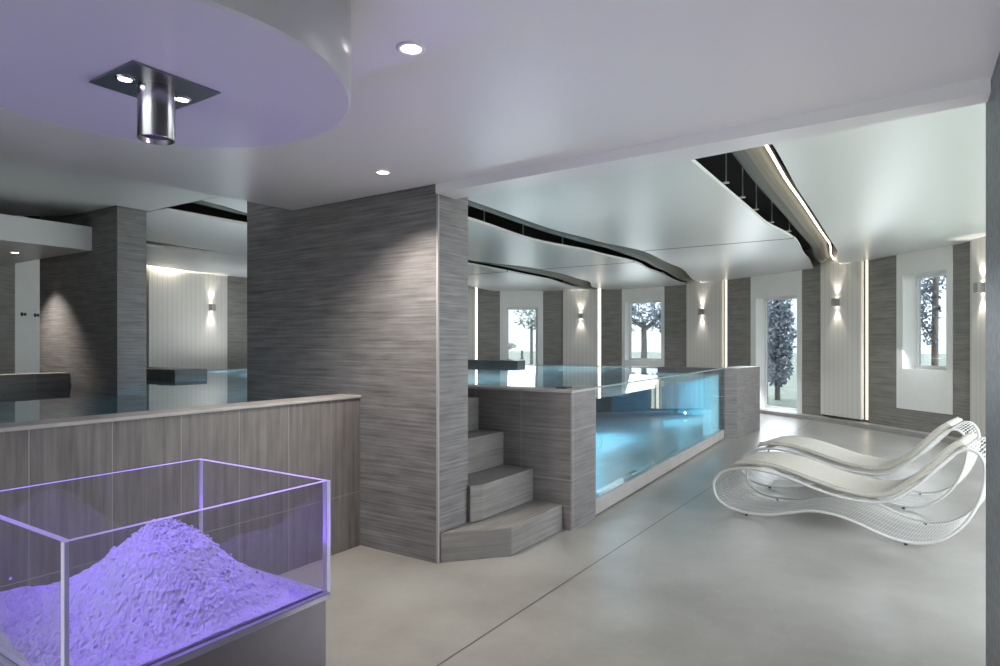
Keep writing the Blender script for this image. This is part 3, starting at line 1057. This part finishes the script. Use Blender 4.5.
# heap of crushed ice
bm = bmesh.new()
NG = 150
ix0, ix1, iy0, iy1 = 0.976 + bx0 + g + 0.002, 0.976 + bx1 - g - 0.002, 1.83 + by0 + g + 0.002, 1.83 + by1 - g - 0.002
rows = []
for j in range(NG + 1):
    row = []
    for i in range(NG + 1):
        x = ix0 + (ix1 - ix0) * i / NG
        y = iy0 + (iy1 - iy0) * j / NG
        dx, dy = x - 1.0, y - 1.80
        r2 = dx * dx + dy * dy
        h = 0.215 * math.exp(-(r2 / (2 * 0.135 ** 2)) ** 1.12) + 0.055 * math.exp(-((x - 0.72) ** 2 + (y - 2.02) ** 2) / (2 * 0.16 ** 2)) + 0.018
        h += 0.014 * noise.noise(Vector((x * 9, y * 9, 3.1))) + 0.009 * noise.noise(Vector((x * 26, y * 26, 7.7)))
        c = noise.cell(Vector((x * 95, y * 95, 1.0)))
        h += 0.0035 * (c - 0.5) + 0.002 * random.uniform(-1, 1)
        edge_ = min(1.0, (y - iy0) / 0.07, (ix1 - x) / 0.07)
        h *= 0.25 + 0.75 * edge_
        row.append(bm.verts.new((x, y, 0.694 + max(0.006, h))))
    rows.append(row)
for a, b in zip(rows, rows[1:]):
    for i in range(NG):
        bm.faces.new((a[i], a[i + 1], b[i + 1], b[i]))
rim = [rows[0][i] for i in range(NG + 1)] + [rows[j][NG] for j in range(1, NG + 1)] + [rows[NG][i] for i in range(NG - 1, -1, -1)] + [rows[j][0] for j in range(NG - 1, 0, -1)]
low = [bm.verts.new((v.co.x, v.co.y, 0.694)) for v in rim]
for k in range(len(rim)):
    q = (k + 1) % len(rim)
    bm.faces.new((rim[q], rim[k], low[k], low[q]))
bm.faces.new(low)
# loose lumps over the top
for k in range(420):
    a, rr = random.uniform(0, 2 * PI), abs(random.gauss(0, 0.13))
    x, y = 1.0 + rr * math.cos(a), 1.80 + rr * math.sin(a)
    if not (ix0 + 0.02 < x < ix1 - 0.02 and iy0 + 0.02 < y < iy1 - 0.02):
        continue
    i, j = int((x - ix0) / (ix1 - ix0) * NG), int((y - iy0) / (iy1 - iy0) * NG)
    z = rows[j][i].co.z
    s = random.uniform(0.002, 0.006)
    ret = bmesh.ops.create_icosphere(bm, subdivisions=1, radius=s)
    for v in ret['verts']:
        v.co = Vector((x, y, z + s * 0.3)) + Vector((v.co.x * random.uniform(0.7, 1.3), v.co.y * random.uniform(0.7, 1.3), v.co.z * random.uniform(0.7, 1.2)))
o = obj('crushed_ice', bm, M['ice'])
tag(o, 'violet-lit heap of crushed ice inside the glass basin', 'ice', kind='stuff')

# ice chute
t = empty('ice_chute', (0.992, 1.83, 2.2))
bm = bmesh.new()
add_box(bm, -0.125, 0.125, -0.12, 0.12, -0.006, -0.0005, 0.001)
obj('mounting_plate', bm, M['plate'], t)
bm = bmesh.new()
add_lathe(bm, [(0.044, -0.006), (0.044, -0.155), (0.047, -0.156), (0.049, -0.154), (0.049, -0.006)], 48)
obj('chute_pipe', bm, M['steel'], t, True)
bm = bmesh.new()
add_lathe(bm, [(0, -0.142), (0.0435, -0.142), (0.0435, -0.138), (0, -0.138)], 32)
obj('pipe_throat', bm, M['dark'], t)
for sx, sy in ((-0.085, 0.005), (0.085, 0.012)):
    bm = bmesh.new()
    add_lathe(bm, [(0, -0.008), (0.017, -0.008), (0.020, -0.010), (0.024, -0.010), (0.026, -0.006), (0, -0.0055)], 24, sx, sy)
    so = obj('spotlight', bm, M['steel'], t)
    bm = bmesh.new()
    add_lathe(bm, [(0, -0.0095), (0.017, -0.0095), (0.017, -0.0082), (0, -0.0082)], 20, sx, sy)
    obj('lamp_lens', bm, M['lensp'], so)
    lamp('violet_beam', 'SPOT', (0.992 + sx, 1.83 + sy, 2.18), 36, (0.26, 0.11, 1.0), spot_size=math.radians(52), spot_blend=0.5, shadow_soft_size=0.02)
tag(t, 'polished steel ice chute on a square plate under the round ceiling disc', 'ice chute')
# unseen spots added in the basin to tint disc and ceiling violet
for x, y in ((1.25, 1.56), (0.70, 2.10), (1.25, 2.10)):
    lamp('basin_fill', 'SPOT', (x, y, 0.80), 4.0, (0.24, 0.10, 1.0), rot=(PI, 0, 0), spot_size=math.radians(150), spot_blend=0.6, shadow_soft_size=0.004)
# added lamps with no fitting, placed to brighten the ceiling sails
for x, y, e in ((6.0, 3.6, 7), (11.2, 3.2, 6), (12.9, 6.4, 9), (12.0, 9.6, 10), (8.0, 11.2, 12), (4.8, 6.4, 9), (1.2, 7.2, 3), (9.0, 0.2, 4), (6.8, -0.9, 2.5)):
    lamp('fill_uplight', 'AREA', (x, y, 1.12), e, (0.92, 0.97, 1.0), rot=(PI, 0, 0), shape='DISK', size=1.1)
# unseen lamps added below and behind the viewpoint to lift the front ceiling
for x, y, e in ((2.3, 0.6, 10.5), (-1.8, 0.6, 2)):
    lamp('fill_uplight', 'AREA', (x, y, 0.03), e, (0.93, 0.88, 1.0), rot=(PI, 0, 0), shape='DISK', size=0.6)
# added stand-in lamp, without fitting, for the glow over the wide boarded panel
lamp('cove_fill', 'AREA', (7.3, 12.15, 3.05), 9, (1.0, 0.92, 0.76), shape='RECTANGLE', size=2.0, size_y=0.05, rot=(0, 0, 0))

# ------------------------------------------------------------------ sun loungers
AX = Vector((5.43 - 5.64, 0.015 - 1.154, 0)).normalized()
prof = [(-0.29, 0.205), (-0.278, 0.265), (-0.226, 0.328), (-0.14, 0.372), (-0.04, 0.395), (0.07, 0.402), (0.226, 0.390), (0.373, 0.358), (0.538, 0.314), (0.695, 0.281), (0.846, 0.268), (0.97, 0.276),
        (1.07, 0.313), (1.167, 0.386), (1.262, 0.480), (1.353, 0.588), (1.43, 0.676), (1.49, 0.724), (1.545, 0.733), (1.59, 0.702), (1.617, 0.63), (1.612, 0.505), (1.578, 0.368),
        (1.512, 0.232), (1.425, 0.126), (1.335, 0.062), (1.235, 0.030), (1.148, 0.024), (1.05, 0.035), (0.949, 0.063), (0.846, 0.098), (0.717, 0.128), (0.60, 0.137), (0.491, 0.127), (0.349, 0.086),
        (0.20, 0.042), (0.05, 0.024), (-0.06, 0.026), (-0.16, 0.045), (-0.24, 0.088), (-0.28, 0.148)]
W = 0.72
loop = catmull([(0, t_, z_) for t_, z_ in prof], 8, True)
def make_lounger():
    # local y runs from the foot end to the head end, local x across
    t = empty('sun_lounger')
    for s in (0.0, W):
        bm = bmesh.new()
        add_tube(bm, [(s, p.y, p.z) for p in loop], 0.0115, 10, True)
        obj('side_rail', bm, M['rail'], t, True)
    # thin cross rods all the way round
    bm = bmesh.new()
    acc, last = 0.0, loop[0]
    n = len(loop)
    for i in range(1, n + 1):
        p = loop[i % n]
        seg = (p - last).length
        while acc + seg >= 0.0205:
            f = (0.0205 - acc) / seg
            last = last + (p - last) * f
            seg = (p - last).length
            acc = 0.0
            add_tube(bm, [(0.008, last.y, last.z), (W * 0.5, last.y, last.z), (W - 0.008, last.y, last.z)], 0.0022, 4)
        acc += seg
        last = p
    obj('cross_rods', bm, M['rail'], t)
    # two long stiffeners under the rods
    for s in (W * 0.2, W * 0.4, W * 0.6, W * 0.8):
        bm = bmesh.new()
        add_tube(bm, [(s, p.y, p.z) for p in loop], 0.0024, 5, True)
        obj('stiffener', bm, M['rail'], t, True)
    # cushion
    top = [p for p in loop]
    k0 = min(range(len(top)), key=lambda i: abs(top[i].y + 0.14) + (9 if top[i].z < 0.3 else 0))
    k1 = min(range(len(top)), key=lambda i: abs(top[i].y - 1.51) + (9 if top[i].z < 0.7 else 0))
    path = top[k0:k1 + 1]
    bm = bmesh.new()
    rings = []
    m = len(path)
    for i, p in enumerate(path):
        tg = (path[min(i + 1, m - 1)] - path[max(i - 1, 0)]).normalized()
        nn = Vector((0, -tg.z, tg.y))
        e = min(1.0, i / 4.0, (m - 1 - i) / 4.0)
        e = 0.35 + 0.65 * math.sin(e * PI / 2)
        th = 0.038 * e
        base = p + nn * 0.022
        rg = []
        x0, x1 = 0.06, W - 0.06
        c = th / 2
        for q in range(5):
            a = -PI / 2 - q * PI / 4
            rg.append((x0 + c + c * math.cos(a), c + c * math.sin(a)))
        for q in range(1, 6):
            f = q / 6.0
            rg.append((x0 + c + (x1 - x0 - 2 * c) * f, th + 0.006 * math.sin(f * PI)))
        for q in range(5):
            a = PI / 2 - q * PI / 4
            rg.append((x1 - c + c * math.cos(a), c + c * math.sin(a)))
        rings.append([bm.verts.new(Vector((x, 0, 0)) + base + nn * h) for x, h in rg])
    for a, b in zip(rings, rings[1:]):
        L_ = len(a)
        for k in range(L_):
            bm.faces.new((a[k], a[(k + 1) % L_], b[(k + 1) % L_], b[k]))
    bm.faces.new(rings[0])
    bm.faces.new(list(reversed(rings[-1])))
    cu = obj('cushion', bm, M['cushion'], t, True)
    # piping seam along both long sides
    for xx in (0.07, W - 0.07):
        bm = bmesh.new()
        pth = []
        for i, p in enumerate(path[2:-2]):
            j = i + 2
            tg = (path[j + 1] - path[j - 1]).normalized()
            nn = Vector((0, -tg.z, tg.y))
            pth.append(Vector((xx, 0, 0)) + p + nn * 0.0595)
        add_tube(bm, pth, 0.005, 6)
        obj('piping', bm, M['cushion'], cu, True)
    # buckle strap across the seat
    # feet
    for s in (0.0, W):
        for yy in (0.0, 1.16):
            bm = bmesh.new()
            add_lathe(bm, [(0, 0.0), (0.011, 0.0), (0.012, 0.004), (0.012, 0.014), (0, 0.014)], 12, s, yy)
            obj('foot', bm, M['dark'], t)
    return t
lg = make_lounger()
rz = math.atan2(AX.y, AX.x) - PI / 2
# local +x must run towards +X world: mirror by turning the lounger round its own axis
def place_lounger(o, foot_xy):
    o.location = (foot_xy[0], foot_xy[1], 0)
    o.rotation_euler = (0, 0, math.atan2(AX.y, AX.x) - PI / 2)
for ch in lg.children_recursive:
    for v in ch.data.vertices:
        v.co.x = -v.co.x
    ch.data.flip_normals()
# with local y along AX (towards -Y) local x points to -X, so x was negated above
lg2 = copy_tree(lg)
place_lounger(lg, (5.64, 1.154))
place_lounger(lg2, (6.84, 1.174))
tag(lg, 'white wire wave-shaped sun lounger with cream cushion, the nearer of the pair', 'sun lounger', 'wire sun loungers')
tag(lg2, 'white wire wave-shaped sun lounger with cream cushion, the one nearer the windows', 'sun lounger', 'wire sun loungers')

# added lamps just inside the glazed openings, reinforcing the daylight on the floor
for p, zc, hh, e in ((-30.3, 1.3, 2.2, 24), (-59.0, 1.8, 1.4, 15), (1.1, 1.85, 1.4, 7), (26.8, 1.4, 2.2, 7)):
    q = wp(p, -0.42)
    a = math.radians(p)
    lamp('window_fill', 'AREA', (q[0], q[1], zc), e, (0.88, 0.95, 1.0), shape='RECTANGLE', size=0.75, size_y=hh,
         rot=Vector((-math.cos(a), -math.sin(a), -0.75)).to_track_quat('-Z', 'Y').to_euler())

# ------------------------------------------------------------------ trees outside
def leaf_cloud(bm, cx, cy, cz, rx, ry, rz_, n, size):
    for k in range(n):
        while True:
            p = Vector((random.uniform(-1, 1), random.uniform(-1, 1), random.uniform(-1, 1)))
            if 0.25 < p.length < 1.0:
                break
        c = Vector((cx + p.x * rx, cy + p.y * ry, cz + p.z * rz_))
        a = Vector((random.uniform(-1, 1), random.uniform(-1, 1), random.uniform(-1, 1))).normalized()
        b = a.orthogonal().normalized()
        s = size * random.uniform(0.6, 1.4)
        q = [c - a * s, c - b * s * 0.5, c + a * s, c + b * s * 0.5]
        bm.faces.new([bm.verts.new(v) for v in q])

def tree(name, x, y, trunk, clouds, bark, leafm, lbl, size, cat='tree', n=500):
    t = empty(name, (x, y, -0.14))
    bm = bmesh.new()
    for pts, r0, r1 in trunk:
        P_ = catmull(pts, 6)
        rings = []
        m = len(P_)
        for i, p in enumerate(P_):
            r = r0 + (r1 - r0) * i / (m - 1)
            rings.append([bm.verts.new((p.x + r * math.cos(2 * PI * k / 8), p.y + r * math.sin(2 * PI * k / 8), p.z)) for k in range(8)])
        for a, b in zip(rings, rings[1:]):
            for k in range(8):
                bm.faces.new((a[k], a[(k + 1) % 8], b[(k + 1) % 8], b[k]))
    obj('trunk', bm, bark, t, True)
    bm = bmesh.new()
    for c in clouds:
        leaf_cloud(bm, *c[:6], int(n * (c[6] if len(c) > 6 else 1)), size)
    obj('foliage', bm, leafm, t)
    tag(t, lbl, cat)
    return t

def at(px, d):
    """a place on the ground seen in direction px (pixels right of the axis / 630) at distance d"""
    fx, fy = math.cos(TH), math.sin(TH)
    s = px * d
    return fx * d + fy * s, fy * d - fx * s

x, y = at(0.228, 44)
tree('spreading_tree', x, y, [([(0, 0, 0), (0.1, 0, 1.5), (0, 0, 3.2)], 0.24, 0.18), ([(0, 0, 2.6), (0.9, -1.6, 4.2), (1, -3, 5.2)], 0.25, 0.1), ([(0, 0, 2.8), (-0.9, 1.6, 4.2), (-1, 2.6, 5.2)], 0.25, 0.1)],
     [(0, 0, 4.4, 1.6, 1.6, 1.5, 0.9), (0.6, -1.3, 3.4, 1.3, 1.3, 1.1, 0.8), (-0.6, 1.4, 3.5, 1.4, 1.4, 1.2, 0.8), (-0.9, 2.2, 2.4, 0.9, 0.9, 0.9, 0.5), (0.2, 0.2, 6.4, 2.6, 2.6, 1.8, 1.5)], M['bark'], M['leaf'], 'spreading dark tree outside the square window above the pool', 0.17)
x, y = at(0.4405, 18.2)
tree('conifer', x, y, [([(0, 0, 0), (0, 0, 1.5), (0, 0, 3.5)], 0.08, 0.04)],
     [(0, 0, 1.15, 0.42, 0.42, 0.8, 1), (0, 0, 1.9, 0.50, 0.50, 0.9, 1.2), (0, 0, 2.8, 0.42, 0.42, 1.0, 1), (0, 0, 3.7, 0.3, 0.3, 0.8, 0.6)], M['bark'], M['leaf2'], 'dense dark conifer outside the glass door', 0.075, n=900)
x, y = at(0.692, 15.0)
tree('garden_tree', x, y, [([(0, 0, 0), (0.05, 0.02, 1.5), (-0.05, 0, 3.6)], 0.085, 0.06), ([(0, 0, 1.6), (0.1, 0.4, 2.4), (0.1, 0.7, 3.0)], 0.03, 0.015)],
     [(0.2, 0.45, 2.9, 0.55, 0.55, 0.5, 0.8), (0.2, 0.6, 2.2, 0.4, 0.45, 0.5, 0.6), (0, 0.0, 3.3, 0.6, 0.6, 0.5, 0.6), (0, 0.1, 2.3, 0.22, 0.2, 0.9, 0.4), (0.1, 0.75, 1.6, 0.35, 0.35, 0.25, 0.4)], M['barkp'], M['leaf'], 'slim pink-barked tree outside the right window', 0.06, n=420)
x, y = at(0.05, 48)
tree('pale_tree', x, y, [([(0, 0, 0), (0, 0, 2), (0, 0, 3.6)], 0.13, 0.1)],
     [(0, 0, 4.4, 1.6, 1.6, 1.7, 1.0), (0.5, -0.9, 3.3, 1.0, 1.0, 0.9, 0.5)], M['bark'], M['leaf3'], 'pale hazy tree outside the far door, on its left', 0.18)
x, y = at(0.035, 70)
tree('distant_hedge', x, y, [([(0, 0, 0), (0, 0, 0.5), (0, 0, 1.0)], 0.2, 0.1)],
     [(-1, 2, 1.5, 1.6, 1.6, 0.5, 0.8), (1.5, -3, 1.5, 2.0, 2.0, 0.5, 0.8)], M['bark'], M['leaf3'], 'low distant shrubs on the lawn beyond the far door', 0.2, 'shrub')

# ------------------------------------------------------------------ daylight
w = bpy.data.worlds.new('sky')
sc.world = w
w.use_nodes = True
nt = w.node_tree
bg = nt.nodes['Background']
tc = N(nt, 'ShaderNodeTexCoord')
nz = N(nt, 'ShaderNodeTexNoise')
nz.inputs['Scale'].default_value = 2.5
nz.inputs['Detail'].default_value = 5
nt.links.new(tc.outputs['Generated'], nz.inputs['Vector'])
cr = N(nt, 'ShaderNodeValToRGB')
cr.color_ramp.elements[0].position = 0.35
cr.color_ramp.elements[0].color = (0.72, 0.83, 0.95, 1)
cr.color_ramp.elements[1].position = 0.65
cr.color_ramp.elements[1].color = (0.95, 0.98, 1.0, 1)
nt.links.new(nz.outputs[0], cr.inputs[0])
nt.links.new(cr.outputs[0], bg.inputs[0])
bg.inputs[1].default_value = 3.4
